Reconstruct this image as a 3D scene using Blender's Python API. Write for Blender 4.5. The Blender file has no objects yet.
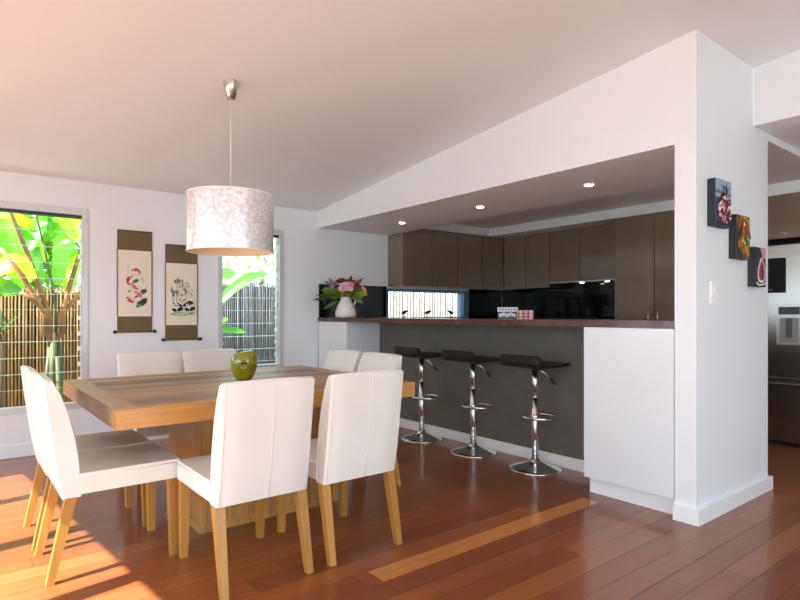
import bpy, bmesh, math, random
from mathutils import Vector, Matrix
random.seed(7)
PI = math.pi
C = bpy.context.scene.collection
sc = bpy.context.scene

# ---------------------------------------------------------------- camera frame
FPX = 567.0
CAM_H = 1.2
FW = Vector((0.6213, 0.7836, 0)); RT = Vector((0.7836, -0.6213, 0)); UP = Vector((0, 0, 1))
def ray(u, v): return FW + RT * ((u - 400) / FPX) + UP * ((314 - v) / FPX)
def at(u, v, Y=None, X=None, d=None):
    r = ray(u, v)
    if Y is not None: d = Y / r.y
    if X is not None: d = X / r.x
    return Vector((0, 0, CAM_H)) + r * d

# ---------------------------------------------------------------- materials
def srgb(r, g, b):
    f = lambda c: (c / 255) / 12.92 if c / 255 <= 0.04045 else ((c / 255 + 0.055) / 1.055) ** 2.4
    return (f(r), f(g), f(b), 1)
MATS = {}
def mat(name, col, rough=0.5, metal=0.0, coat=0.0, noise=None, bump=None, spec=0.5, coat_rough=0.05, mix=0.0):
    """Principled; noise=(scale vec, second colour); bump=(scale, strength)."""
    if name in MATS: return MATS[name]
    m = bpy.data.materials.new(name); m.use_nodes = True
    nt = m.node_tree; p = nt.nodes['Principled BSDF']
    p.inputs['Base Color'].default_value = col
    p.inputs['Roughness'].default_value = rough
    p.inputs['Metallic'].default_value = metal
    p.inputs['Coat Weight'].default_value = coat
    p.inputs['Coat Roughness'].default_value = coat_rough
    p.inputs['Specular IOR Level'].default_value = spec
    tc = nt.nodes.new('ShaderNodeTexCoord')
    if noise:
        mp = nt.nodes.new('ShaderNodeMapping'); mp.inputs['Scale'].default_value = noise[0]
        n = nt.nodes.new('ShaderNodeTexNoise'); n.inputs['Scale'].default_value = 1; n.inputs['Detail'].default_value = 5
        mx = nt.nodes.new('ShaderNodeMix'); mx.data_type = 'RGBA'
        mx.inputs['A'].default_value = col; mx.inputs['B'].default_value = noise[1]
        rp = nt.nodes.new('ShaderNodeMapRange'); rp.inputs['From Min'].default_value = .35; rp.inputs['From Max'].default_value = .65
        nt.links.new(tc.outputs['Object'], mp.inputs['Vector']); nt.links.new(mp.outputs['Vector'], n.inputs['Vector'])
        nt.links.new(n.outputs['Fac'], rp.inputs['Value']); nt.links.new(rp.outputs['Result'], mx.inputs['Factor'])
        nt.links.new(mx.outputs['Result'], p.inputs['Base Color'])
    if bump:
        n2 = nt.nodes.new('ShaderNodeTexNoise'); n2.inputs['Scale'].default_value = bump[0]; n2.inputs['Detail'].default_value = 3
        b = nt.nodes.new('ShaderNodeBump'); b.inputs['Strength'].default_value = bump[1]; b.inputs['Distance'].default_value = .01
        nt.links.new(tc.outputs['Object'], n2.inputs['Vector']); nt.links.new(n2.outputs['Fac'], b.inputs['Height'])
        nt.links.new(b.outputs['Normal'], p.inputs['Normal'])
    MATS[name] = m
    return m

def mat_planks(name, c1, c2, width, axis='X', rough=0.35, grain=(3, 60), coat=0.2):
    """Timber glued up from planks running along `axis` of the object."""
    if name in MATS: return MATS[name]
    m = bpy.data.materials.new(name); m.use_nodes = True
    nt = m.node_tree; p = nt.nodes['Principled BSDF']; N = nt.nodes.new; L = nt.links.new
    tc = N('ShaderNodeTexCoord'); sx = N('ShaderNodeSeparateXYZ'); L(tc.outputs['Object'], sx.inputs[0])
    dv = N('ShaderNodeMath'); dv.operation = 'DIVIDE'; dv.inputs[1].default_value = width
    fl = N('ShaderNodeMath'); fl.operation = 'FLOOR'
    L(sx.outputs['Y' if axis == 'X' else 'X'], dv.inputs[0]); L(dv.outputs[0], fl.inputs[0])
    wn = N('ShaderNodeTexWhiteNoise'); wn.noise_dimensions = '1D'; L(fl.outputs[0], wn.inputs['W'])
    mp = N('ShaderNodeMapping')
    mp.inputs['Scale'].default_value = (grain[0], grain[1], grain[1]) if axis == 'X' else ((grain[1], grain[0], grain[1]) if axis == 'Y' else (grain[1], grain[1], grain[0]))
    L(tc.outputs['Object'], mp.inputs['Vector'])
    cb = N('ShaderNodeVectorMath'); cb.operation = 'ADD'; L(mp.outputs[0], cb.inputs[0])
    sc_ = N('ShaderNodeVectorMath'); sc_.operation = 'SCALE'; sc_.inputs['Scale'].default_value = 37; L(wn.outputs['Color'], sc_.inputs[0]); L(sc_.outputs[0], cb.inputs[1])
    n = N('ShaderNodeTexNoise'); n.inputs['Scale'].default_value = 1; n.inputs['Detail'].default_value = 6; n.inputs['Distortion'].default_value = .6
    L(cb.outputs[0], n.inputs['Vector'])
    a1 = N('ShaderNodeMath'); a1.operation = 'MULTIPLY'; a1.inputs[1].default_value = .7; L(wn.outputs['Value'], a1.inputs[0])
    mr = N('ShaderNodeMapRange'); mr.inputs['From Min'].default_value = .3; mr.inputs['From Max'].default_value = .7; mr.inputs['To Max'].default_value = .45
    L(n.outputs['Fac'], mr.inputs['Value'])
    a2 = N('ShaderNodeMath'); a2.operation = 'ADD'; L(a1.outputs[0], a2.inputs[0]); L(mr.outputs['Result'], a2.inputs[1])
    mx = N('ShaderNodeMix'); mx.data_type = 'RGBA'; mx.inputs['A'].default_value = c1; mx.inputs['B'].default_value = c2
    L(a2.outputs[0], mx.inputs['Factor']); L(mx.outputs['Result'], p.inputs['Base Color'])
    p.inputs['Roughness'].default_value = rough; p.inputs['Coat Weight'].default_value = coat; p.inputs['Coat Roughness'].default_value = .2
    MATS[name] = m
    return m

def mat_floor():
    m = bpy.data.materials.new('polished_hardwood'); m.use_nodes = True
    nt = m.node_tree; p = nt.nodes['Principled BSDF']; N = nt.nodes.new; L = nt.links.new
    at_ = N('ShaderNodeAttribute'); at_.attribute_name = 'board'
    tc = N('ShaderNodeTexCoord'); mp = N('ShaderNodeMapping'); mp.inputs['Scale'].default_value = (.9, 22, 1)
    L(tc.outputs['Object'], mp.inputs['Vector'])
    n = N('ShaderNodeTexNoise'); n.inputs['Scale'].default_value = 1; n.inputs['Detail'].default_value = 4; n.inputs['Distortion'].default_value = .2
    L(mp.outputs[0], n.inputs['Vector'])
    mr = N('ShaderNodeMapRange'); mr.inputs['From Min'].default_value = .3; mr.inputs['From Max'].default_value = .7
    mr.inputs['To Min'].default_value = .88; mr.inputs['To Max'].default_value = 1.1
    L(n.outputs['Fac'], mr.inputs['Value'])
    mu = N('ShaderNodeVectorMath'); mu.operation = 'SCALE'; L(at_.outputs['Color'], mu.inputs[0]); L(mr.outputs['Result'], mu.inputs['Scale'])
    L(mu.outputs[0], p.inputs['Base Color'])
    p.inputs['Roughness'].default_value = .3; p.inputs['Specular IOR Level'].default_value = .3; p.inputs['Coat Weight'].default_value = .4; p.inputs['Coat Roughness'].default_value = .12
    return m

def mat_leaf(name, col, trans=0.5):
    if name in MATS: return MATS[name]
    m = bpy.data.materials.new(name); m.use_nodes = True
    nt = m.node_tree; nt.nodes.remove(nt.nodes['Principled BSDF']); N = nt.nodes.new; L = nt.links.new
    d = N('ShaderNodeBsdfDiffuse'); t = N('ShaderNodeBsdfTranslucent'); g = N('ShaderNodeBsdfGlossy'); g.inputs['Roughness'].default_value = .35
    tc = N('ShaderNodeTexCoord'); n = N('ShaderNodeTexNoise'); n.inputs['Scale'].default_value = 9; L(tc.outputs['Object'], n.inputs['Vector'])
    mx = N('ShaderNodeMix'); mx.data_type = 'RGBA'; mx.inputs['A'].default_value = col
    mx.inputs['B'].default_value = (min(1, col[0] * 1.9), min(1, col[1] * 1.35), col[2] * .7, 1)
    L(n.outputs['Fac'], mx.inputs['Factor'])
    L(mx.outputs['Result'], d.inputs['Color']); L(mx.outputs['Result'], t.inputs['Color'])
    a = N('ShaderNodeMixShader'); a.inputs[0].default_value = trans; L(d.outputs[0], a.inputs[1]); L(t.outputs[0], a.inputs[2])
    b = N('ShaderNodeMixShader'); b.inputs[0].default_value = .06; L(a.outputs[0], b.inputs[1]); L(g.outputs[0], b.inputs[2])
    L(b.outputs[0], nt.nodes['Material Output'].inputs[0])
    MATS[name] = m
    return m

def mat_glass(name, tint=(.93, .97, .95, 1)):
    m = bpy.data.materials.new(name); m.use_nodes = True
    nt = m.node_tree; nt.nodes.remove(nt.nodes['Principled BSDF']); N = nt.nodes.new; L = nt.links.new
    t = N('ShaderNodeBsdfTransparent'); t.inputs[0].default_value = tint
    g = N('ShaderNodeBsdfGlossy'); g.inputs['Roughness'].default_value = .02
    f = N('ShaderNodeFresnel'); f.inputs[0].default_value = 1.35
    s = N('ShaderNodeMixShader'); L(f.outputs[0], s.inputs[0]); L(t.outputs[0], s.inputs[1]); L(g.outputs[0], s.inputs[2])
    L(s.outputs[0], nt.nodes['Material Output'].inputs[0])
    return m

def mat_emit(name, col, strength):
    m = bpy.data.materials.new(name); m.use_nodes = True
    nt = m.node_tree; nt.nodes.remove(nt.nodes['Principled BSDF'])
    e = nt.nodes.new('ShaderNodeEmission'); e.inputs[0].default_value = col; e.inputs[1].default_value = strength
    nt.links.new(e.outputs[0], nt.nodes['Material Output'].inputs[0])
    return m

def flat(r, g, b, rough=.7):
    return mat('paint_%d_%d_%d' % (r, g, b), srgb(r, g, b), rough)

WALL = mat('white_wall_paint', (.80, .82, .84, 1), .55, bump=(90, .02))
CEIL = mat('white_ceiling_paint', (.81, .825, .84, 1), .6)
TRIM = mat('white_gloss_trim', (.86, .86, .87, 1), .28)
GLOSSW = mat('white_gloss_panel', (.76, .78, .80, 1), .18)
LEATHER = mat('cream_leather', (.74, .725, .675, 1), .42, bump=(140, .06), noise=((2.5, 2.5, 2.5), (.70, .68, .62, 1)))
SEAM = mat('cream_stitching', (.70, .66, .60, 1), .6)
LEGW = mat_planks('honey_oak', srgb(188, 138, 60), srgb(144, 98, 38), .5, 'Z', .38, (4, 70), .2)
TBL_T = mat_planks('table_timber', srgb(190, 150, 108), srgb(84, 58, 40), .12, 'X', .42, (1.6, 26), .0)
TBL_E = mat_planks('table_end_timber', srgb(186, 150, 112), srgb(132, 98, 68), .5, 'Y', .42)
TBL_S = mat_planks('table_edge_timber', srgb(204, 148, 74), srgb(152, 102, 48), .5, 'X', .36, (2.4, 45), .25)
TBL_P = mat_planks('table_pedestal_timber', srgb(204, 152, 84), srgb(136, 90, 46), .11, 'Z', .4, (2.4, 45), .2)
CAB = mat('gloss_taupe_laminate', srgb(126, 110, 92), .2, coat=.8, noise=((1.2, 3, 1.2), srgb(118, 102, 84)), coat_rough=.04)
CABLIT = mat('pale_taupe_lit_edge', srgb(176, 160, 140), .4)  # carcass behind the door gaps; light caught by door edges put into its colour
CABIN = mat('dark_cabinet_carcass', srgb(52, 44, 38), .5)
SPLASH = mat('black_glass_splashback', (.004, .006, .005, 1), .05, spec=.4)
GREYP = mat('grey_matt_panel', srgb(104, 99, 91), .5, noise=((6, 6, 6), srgb(98, 93, 86)))
BARTOP = mat('dark_red_brown_timber', srgb(96, 58, 50), .25, coat=.3, noise=((2, 40, 20), srgb(70, 40, 35)))
CHROME = mat('polished_chrome', (.80, .80, .80, 1), .16, 1.0)
NICKEL = mat('brushed_nickel', (.62, .58, .54, 1), .28, 1.0)
STEEL = mat('brushed_stainless', (.56, .56, .54, 1), .27, 1.0, noise=((2, 2, 90), (.50, .50, .49, 1)))
BLACK = mat('black_faux_leather', (.014, .011, .010, 1), .45, bump=(160, .05))
BLACKP = mat('black_plastic', (.018, .018, .02, 1), .35)
ALU = mat('pale_aluminium', srgb(205, 206, 205), .35, .2)
ALUB = mat('blue_grey_aluminium', srgb(120, 150, 180), .35, .2)
GLASS = mat_glass('louvre_glass')
GEDGE = mat('pale_green_glass_edge', srgb(205, 226, 214), .2)
BULB = mat_emit('warm_lamp_glow', (1, .80, .50, 1), 18)
FLOOR = mat_floor()

# ---------------------------------------------------------------- mesh builder
class MB:
    def __init__(self): self.bm = bmesh.new(); self.mats = []
    def mi(self, m):
        if m is None: return 0
        if m not in self.mats: self.mats.append(m)
        return self.mats.index(m)
    def _bevel(self, faces, w, seg):
        if w <= 0: return
        es = set()
        for f in faces:
            for e in f.edges:
                if len(e.link_faces) == 2 and e.calc_face_angle(0) > .5: es.add(e)
        bmesh.ops.bevel(self.bm, geom=list(es), offset=w, segments=seg, profile=.5, affect='EDGES', clamp_overlap=True)
    def box(self, x0, x1, y0, y1, z0, z1, m=None, bev=0, seg=2):
        return self.hexa([(x0, y0, z0), (x1, y0, z0), (x1, y1, z0), (x0, y1, z0)], [(x0, y0, z1), (x1, y0, z1), (x1, y1, z1), (x0, y1, z1)], m, bev, seg)
    def hexa(self, bot, top, m=None, bev=0, seg=2):
        n = len(bot); i = self.mi(m)
        b = [self.bm.verts.new(p) for p in bot]; t = [self.bm.verts.new(p) for p in top]
        fs = [self.bm.faces.new(b[::-1]), self.bm.faces.new(t)]
        for k in range(n): fs.append(self.bm.faces.new((b[k], b[(k + 1) % n], t[(k + 1) % n], t[k])))
        for f in fs: f.material_index = i
        self._bevel(fs, bev, seg)
        return self
    def prism_x(self, prof, x0, x1, m=None, bev=0, seg=2):      # profile in (y, z), counter-clockwise seen from +x
        return self.hexa([(x0, y, z) for y, z in prof], [(x1, y, z) for y, z in prof], m, bev, seg)
    def lathe(self, prof, n=32, m=None, cx=0, cy=0, close=False, fn=None):
        i = self.mi(m); rings = []
        for r, z in prof:
            ring = []
            for k in range(n):
                a = 2 * PI * k / n
                p = Vector((cx + r * math.cos(a), cy + r * math.sin(a), z))
                if fn: p = fn(p, a)
                ring.append(self.bm.verts.new(p))
            rings.append(ring)
        for j in range(len(rings) - 1):
            for k in range(n):
                f = self.bm.faces.new((rings[j][k], rings[j][(k + 1) % n], rings[j + 1][(k + 1) % n], rings[j + 1][k]))
                f.material_index = i; f.smooth = True
        if close:
            self.bm.faces.new(rings[0][::-1]).material_index = i
            self.bm.faces.new(rings[-1]).material_index = i
        return self
    def tube(self, pts, r, n=8, m=None, closed=False, r2=None):
        i = self.mi(m); pts = [Vector(p) for p in pts]; N = len(pts); rings = []
        prev = None
        for j, p in enumerate(pts):
            if closed: d = pts[(j + 1) % N] - pts[j - 1]
            else: d = pts[min(j + 1, N - 1)] - pts[max(j - 1, 0)]
            d.normalize()
            if prev is None:
                a = Vector((0, 0, 1)) if abs(d.z) < .9 else Vector((1, 0, 0))
                s = d.cross(a).normalized()
            else:
                s = (prev - d * prev.dot(d)).normalized()
            prev = s; t = d.cross(s)
            rr = r if r2 is None else r + (r2 - r) * j / max(1, N - 1)
            rings.append([self.bm.verts.new(p + (s * math.cos(2 * PI * k / n) + t * math.sin(2 * PI * k / n)) * rr) for k in range(n)])
        for j in range(N if closed else N - 1):
            A, B = rings[j], rings[(j + 1) % N]
            for k in range(n):
                f = self.bm.faces.new((A[k], A[(k + 1) % n], B[(k + 1) % n], B[k])); f.material_index = i; f.smooth = True
        if not closed:
            self.bm.faces.new(rings[0][::-1]).material_index = i; self.bm.faces.new(rings[-1]).material_index = i
        return self
    def face(self, pts, m=None, smooth=False):
        f = self.bm.faces.new([self.bm.verts.new(p) for p in pts]); f.material_index = self.mi(m); f.smooth = smooth
        return self
    def ball(self, c, rx, ry, rz, m=None, nu=14, nv=10, rot=None):
        i = self.mi(m); c = Vector(c); rot = rot or Matrix.Identity(3); g = []
        for a in range(nv + 1):
            th = PI * a / nv
            g.append([self.bm.verts.new(c + rot @ Vector((rx * math.sin(th) * math.cos(2 * PI * k / nu), ry * math.sin(th) * math.sin(2 * PI * k / nu), rz * math.cos(th)))) for k in range(nu)] if 0 < a < nv else [self.bm.verts.new(c + rot @ Vector((0, 0, rz * math.cos(th))))])
        for a in range(nv):
            for k in range(nu):
                k2 = (k + 1) % nu
                if a == 0: vs = (g[0][0], g[1][k], g[1][k2])
                elif a == nv - 1: vs = (g[a][k], g[nv][0], g[a][k2])
                else: vs = (g[a][k], g[a + 1][k], g[a + 1][k2], g[a][k2])
                f = self.bm.faces.new(vs); f.material_index = i; f.smooth = True
        return self
    def build(self, name, m=None, parent=None, smooth=False, loc=None, recalc=True):
        if recalc: bmesh.ops.recalc_face_normals(self.bm, faces=self.bm.faces[:])
        me = bpy.data.meshes.new(name); self.bm.to_mesh(me); self.bm.free()
        for q in (self.mats or [m]):
            if q is not None: me.materials.append(q)
        if smooth: me.polygons.foreach_set('use_smooth', [True] * len(me.polygons))
        o = bpy.data.objects.new(name, me); C.objects.link(o)
        if loc is not None: o.location = loc
        if parent is not None: o.parent = parent
        return o

def tag(o, label, cat, group=None):
    o['label'] = label; o['category'] = cat
    if group: o['group'] = group
    return o
def thing(name, label, cat, loc=(0, 0, 0), rz=0, group=None):
    o = bpy.data.objects.new(name, None); C.objects.link(o); o.empty_display_size = .1
    o.location = loc; o.rotation_euler = (0, 0, rz)
    return tag(o, label, cat, group)
def struct(o): o['kind'] = 'structure'; return o
def kids(o): return [c for c in bpy.data.objects if c.parent == o]
def dup(root, loc, rz, label, group=None, parent=None):
    def rec(o, par):
        c = o.copy(); C.objects.link(c)
        if par is not None: c.parent = par
        for k in kids(o): rec(k, c)
        return c
    r = rec(root, parent); r.location = loc; r.rotation_euler = (0, 0, rz)
    if label: r['label'] = label
    if group: r['group'] = group
    return r

def smooth_by_angle(o, ang=.6):
    me = o.data
    bm = bmesh.new(); bm.from_mesh(me)
    for f in bm.faces: f.smooth = True
    for e in bm.edges: e.smooth = not (len(e.link_faces) == 2 and e.calc_face_angle(0) > ang)
    bm.to_mesh(me); bm.free()
    return o

# ---------------------------------------------------------------- room shell
def ceil_z(y): return 2.82 - 0.1027 * (y - 1.494)
XW, YP, YF, XB, YN = 3.33, 1.483, 5.73, 6.5, -2.4
XEND = 6.5

def wall_grid(xs, zs, holes, y0, y1, topz=None):
    """wall in the X-Z plane between y0 and y1 with rectangular holes (x0,x1,z0,z1)"""
    mb = MB()
    X = sorted(set(xs + [h[0] for h in holes] + [h[1] for h in holes])); Z = sorted(set(zs + [h[2] for h in holes] + [h[3] for h in holes]))
    for i in range(len(X) - 1):
        for j in range(len(Z) - 1):
            cx, cz = (X[i] + X[i + 1]) / 2, (Z[j] + Z[j + 1]) / 2
            if any(h[0] < cx < h[1] and h[2] < cz < h[3] for h in holes): continue
            mb.box(X[i], X[i + 1], y0, y1, Z[j], Z[j + 1])
    bmesh.ops.remove_doubles(mb.bm, verts=mb.bm.verts[:], dist=1e-5)
    return mb

# floor made of individual boards running along X
def build_floor():
    bm = bmesh.new(); col = bm.loops.layers.float_color.new('board')
    base = [srgb(142, 80, 44), srgb(135, 74, 42), srgb(148, 86, 48), srgb(130, 70, 42), srgb(144, 81, 48), srgb(138, 77, 42), srgb(153, 92, 52)]
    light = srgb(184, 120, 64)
    w = .128; rnd = random.Random(11)
    y = YN; rows = int(math.ceil((YF + .05 - YN) / w)); off = 2.10 - w / 2
    start = off - math.ceil((off - YN) / w) * w
    g = .0012
    for r in range(rows + 2):
        y0 = start + r * w; x = -2.0 - rnd.random() * 1.5
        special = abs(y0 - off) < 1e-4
        while x < 6.6:
            L_ = .9 + rnd.random() * 1.7
            c = rnd.choice(base); k = .86 + rnd.random() * .1
            if rnd.random() < .05 and not special and y0 > 2.4: c = srgb(165, 98, 55)
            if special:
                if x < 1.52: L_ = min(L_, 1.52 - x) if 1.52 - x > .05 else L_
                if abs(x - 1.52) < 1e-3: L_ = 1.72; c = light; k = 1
            a, b, d = x + g, min(x + L_, 6.6) - g, 0
            if b > a:
                vs = [bm.verts.new(p) for p in ((a, y0 + g, 0), (b, y0 + g, 0), (b, y0 + w - g, 0), (a, y0 + w - g, 0))]
                f = bm.faces.new(vs)
                for lp in f.loops: lp[col] = (c[0] * k, c[1] * k, c[2] * k, 1)
            x += L_
    # the dark bed under the boards (one slab)
    bx = [bm.verts.new(p) for p in ((-2.2, YN, -.0015), (6.7, YN, -.0015), (6.7, YF + .1, -.0015), (-2.2, YF + .1, -.0015))]
    f = bm.faces.new(bx)
    for lp in f.loops: lp[col] = (.03, .015, .01, 1)
    bl = [bm.verts.new(p) for p in ((-2.2, YN, -.08), (6.7, YN, -.08), (6.7, YF + .1, -.08), (-2.2, YF + .1, -.08))]
    f = bm.faces.new(bl[::-1])
    for k in range(4):
        f = bm.faces.new((bx[k], bl[k], bl[(k + 1) % 4], bx[(k + 1) % 4]))
        for lp in f.loops: lp[col] = (.03, .015, .01, 1)
    me = bpy.data.meshes.new('floor'); bm.to_mesh(me); bm.free(); me.materials.append(FLOOR)
    o = bpy.data.objects.new('floor', me); C.objects.link(o); struct(o)
build_floor()

# raked living-room ceiling
mb = MB(); y0, y1 = YN - .12, YF + .12
e0, e1 = -.93 - .1 * y0 - .12, -.93 - .1 * y1 - .12
mb.hexa([(e0, y0, ceil_z(y0)), (4.2, y0, ceil_z(y0)), (4.2, y1, ceil_z(y1)), (e1, y1, ceil_z(y1))],
        [(e0, y0, ceil_z(y0) + .15), (4.2, y0, ceil_z(y0) + .15), (4.2, y1, ceil_z(y1) + .15), (e1, y1, ceil_z(y1) + .15)])
struct(mb.build('ceiling', CEIL))
# kitchen and passage ceilings, with the lower soffit over the bar
mb = MB()
mb.box(3.43, XEND + .1, YP + .123, YF + .12, 2.39, 2.52); mb.box(4.402, XEND + .1, YP, YP + .123, 2.39, 2.52)
struct(mb.build('ceiling', CEIL))
mb = MB(); mb.box(3.43, 4.34, YP + .123, YF, 2.195, 2.39); struct(mb.build('trim_3', CEIL))
mb = MB(); mb.box(4.2, XEND + .1, YN, YP, 2.44, 2.56); struct(mb.build('ceiling', CEIL))

W1 = (-.45, .965, .36, 2.14); W2 = (2.155, 2.89, .60, 2.13); W3 = (4.33, 5.78, 1.12, 1.525)
mb = wall_grid([-2.2, XEND + .1], [0, ceil_z(YF) + .05, 2.5], [W1, W2, W3], YF, YF + .12)
struct(mb.build('wall_back', WALL))
# wall with the kitchen opening: header above, pier at the near end
mb = MB()
mb.prism_x([(YP + .123, 2.195), (YF, 2.195), (YF, ceil_z(YF) + .04), (YP + .123, ceil_z(YP + .123) + .04)], XW, XW + .1)
mb.prism_x([(YP, 0), (YP + .123, 0), (YP + .123, ceil_z(YP + .123) + .04), (YP, ceil_z(YP) + .04)], XW, 4.149)
mb.box(4.149, 4.402, YP, YP + .123, 0, 2.445)
struct(mb.build('wall_right', WALL))
mb = MB()
mb.prism_x([(YN, 2.44), (YP, 2.44), (YP, ceil_z(YP) + .05), (YN, ceil_z(YN) + .05)], 4.15, 4.2)
struct(mb.build('trim_1', WALL))
# bulkheads above the kitchen cupboards
mb = MB(); mb.box(5.9, XEND, YN, YP, 2.285, 2.44); mb.box(5.9, XEND, YP, YF, 2.285, 2.39); mb.box(4.345, 5.9, 5.43, YF, 2.285, 2.39)
struct(mb.build('trim_2', WALL))
mb = MB(); mb.box(XEND, XEND + .1, YN, YF, 0, 2.5)
struct(mb.build('wall_kitchen', WALL))
# wall behind the camera with an unseen wide opening added for fill light
mb = MB()
for b in ((-2.2, -.9, 0, 3.4), (3.3, XEND + .1, 0, 3.4), (-.9, 3.3, 2.5, 3.4)): mb.box(b[0], b[1], YN - .12, YN, b[2], b[3])
struct(mb.build('wall_front', WALL))
# left wall: a row of tall bifold door openings
def lx(y): return -.93 - .1 * y
mb = MB()
def lw(ya, yb, z0, z1, t=.12): mb.hexa([(lx(ya) - t, ya, z0), (lx(ya), ya, z0), (lx(yb), yb, z0), (lx(yb) - t, yb, z0)], [(lx(ya) - t, ya, z1), (lx(ya), ya, z1), (lx(yb), yb, z1), (lx(yb) - t, yb, z1)])
lw(4.88, YF + .12, 0, 2.6); lw(YN - .12, -1.7, 0, 3.4); lw(-1.7, 4.88, 2.12, 2.6); lw(-1.7, 2.3, 2.6, 3.4); lw(2.3, 4.88, 2.6, 2.75)
struct(mb.build('wall_left', WALL))
mb = MB()
for ys in (4.86, 4.15, 3.32, 2.49, 1.66, .83, 0, -.83, -1.67): lw(ys - .055, ys + .055, 0, 2.12, .05)
struct(mb.build('door_1', ALU))

# baseboards
mb = MB(); mb.box(-1.4, XW + .0, YF - .016, YF, 0, .105, bev=.003); struct(mb.build('baseboard_back', TRIM))
mb = MB()
t = .024
mb.hexa([(XW - t, YP - t, 0), (4.402 + t, YP - t, 0), (4.402 + t, YP, 0), (XW, YP, 0), (XW, YP + .123, 0), (XW - t, YP + .123, 0)],
        [(XW - t, YP - t, .088), (4.402 + t, YP - t, .088), (4.402 + t, YP, .088), (XW, YP, .088), (XW, YP + .123, .088), (XW - t, YP + .123, .088)])
mb.box(4.402, 4.402 + t, YP, YP + .123, 0, .088)
struct(mb.build('baseboard_right', TRIM))
# ---------------------------------------------------------------- windows
def louvre_window(name, W, zfirst):
    x0, x1, z0, z1 = W
    fr = MB(); f = .045; ya, yb = YF - .012, YF + .10
    fr.box(x0, x1, ya, yb, z1 - .06, z1, bev=.003); fr.box(x0, x1, ya, yb, z0, z0 + .05, bev=.003)
    fr.box(x0, x0 + f, ya, yb, z0 + .05, z1 - .06, bev=.003); fr.box(x1 - f, x1, ya, yb, z0 + .05, z1 - .06, bev=.003)
    root = struct(fr.build(name, ALU))
    hd = MB(); hd.box(x0 + f, x1 - f, YF + .02, YF + .09, z1 - .085, z1 - .06); hd.build('head_channel', BLACKP, root)
    z = zfirst; pitch = .1375
    while z - pitch > z0 + .06: z -= pitch
    proto = None; k = 0
    a = math.radians(24)
    while z + .02 < z1 - .09:
        h = min(.15, z1 - .09 - z) / 2
        if proto is None:
            b = MB(); th = .003; hh = .075
            c, s = math.cos(a), math.sin(a)
            def P(x, l, n): return (x, -s * l + c * n, c * l + s * n)
            xa, xb = x0 + f + .004, x1 - f - .004
            q = [[P(x, l, n) for n in (-th, th)] for x in (xa, xb) for l in (-hh, hh)]
            b.face([q[0][0], q[2][0], q[3][0], q[1][0]], GLASS)
            b.face([q[0][1], q[1][1], q[3][1], q[2][1]], GLASS)
            b.face([q[0][0], q[0][1], q[2][1], q[2][0]], GEDGE); b.face([q[1][0], q[3][0], q[3][1], q[1][1]], GEDGE)
            b.face([q[0][0], q[1][0], q[1][1], q[0][1]], GEDGE); b.face([q[2][0], q[2][1], q[3][1], q[3][0]], GEDGE)
            proto = b.build('louvre_blade', None, root, recalc=False)
            cl = MB()
            for xx in (x0 + f + .012, x1 - f - .012): cl.box(xx - .010, xx + .010, -.028, .02, -.022, .016, bev=.003)
            cl.build('blade_clip', TRIM, proto)
            proto.location = (0, YF + .055, z + .07)
        else:
            dup(proto, (0, YF + .055, z + .07), 0, None, parent=root)
        z += pitch; k += 1
    return root
louvre_window('window_1', W1, 1.235)
louvre_window('window_2', W2, 1.235)
x0, x1, z0, z1 = W3
fr = MB(); ya, yb = YF - .01, YF + .12
fr.box(x0, x1, ya, yb, z1 - .035, z1); fr.box(x0, x1, ya, yb, z0, z0 + .04); fr.box(x0, x0 + .02, ya, yb, z0 + .04, z1 - .035); fr.box(x1 - .09, x1, ya, yb, z0 + .04, z1 - .035)
w3 = struct(fr.build('window_3', ALUB))
mb = MB(); mb.box(x0 + .02, x1 - .09, YF + .05, YF + .056, z0 + .04, z1 - .035); mb.build('pane', GLASS, w3)

# ---------------------------------------------------------------- dining table
t = thing('dining_table', 'big square timber dining table on a block pedestal, ringed by white chairs', 'table', (1.47, 3.58, 0))
hx, hy = .883, .767
mb = MB(); mb.box(-hx + .11, hx - .11, -hy + .075, hy - .075, .675, .76); mb.build('tabletop', TBL_T, t)
for s in (-1, 1):
    mb = MB(); a, b = sorted((s * hx, s * (hx - .109))); mb.box(a, b, -hy + .074, hy - .074, .67, .761, bev=.002); mb.build('end_board', TBL_E, t)
    mb = MB(); a, b = sorted((s * hy, s * (hy - .074))); mb.box(-hx, hx, a, b, .67, .761, bev=.003); mb.build('side_board', TBL_S, t)
mb = MB(); mb.box(-.40, .36, -.48, .10, .05, .67, bev=.004); mb.build('pedestal', TBL_P, t)
mb = MB(); mb.box(-.405, .365, -.485, .105, 0, .05, bev=.003); mb.build('base', TBL_P, t)

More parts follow.
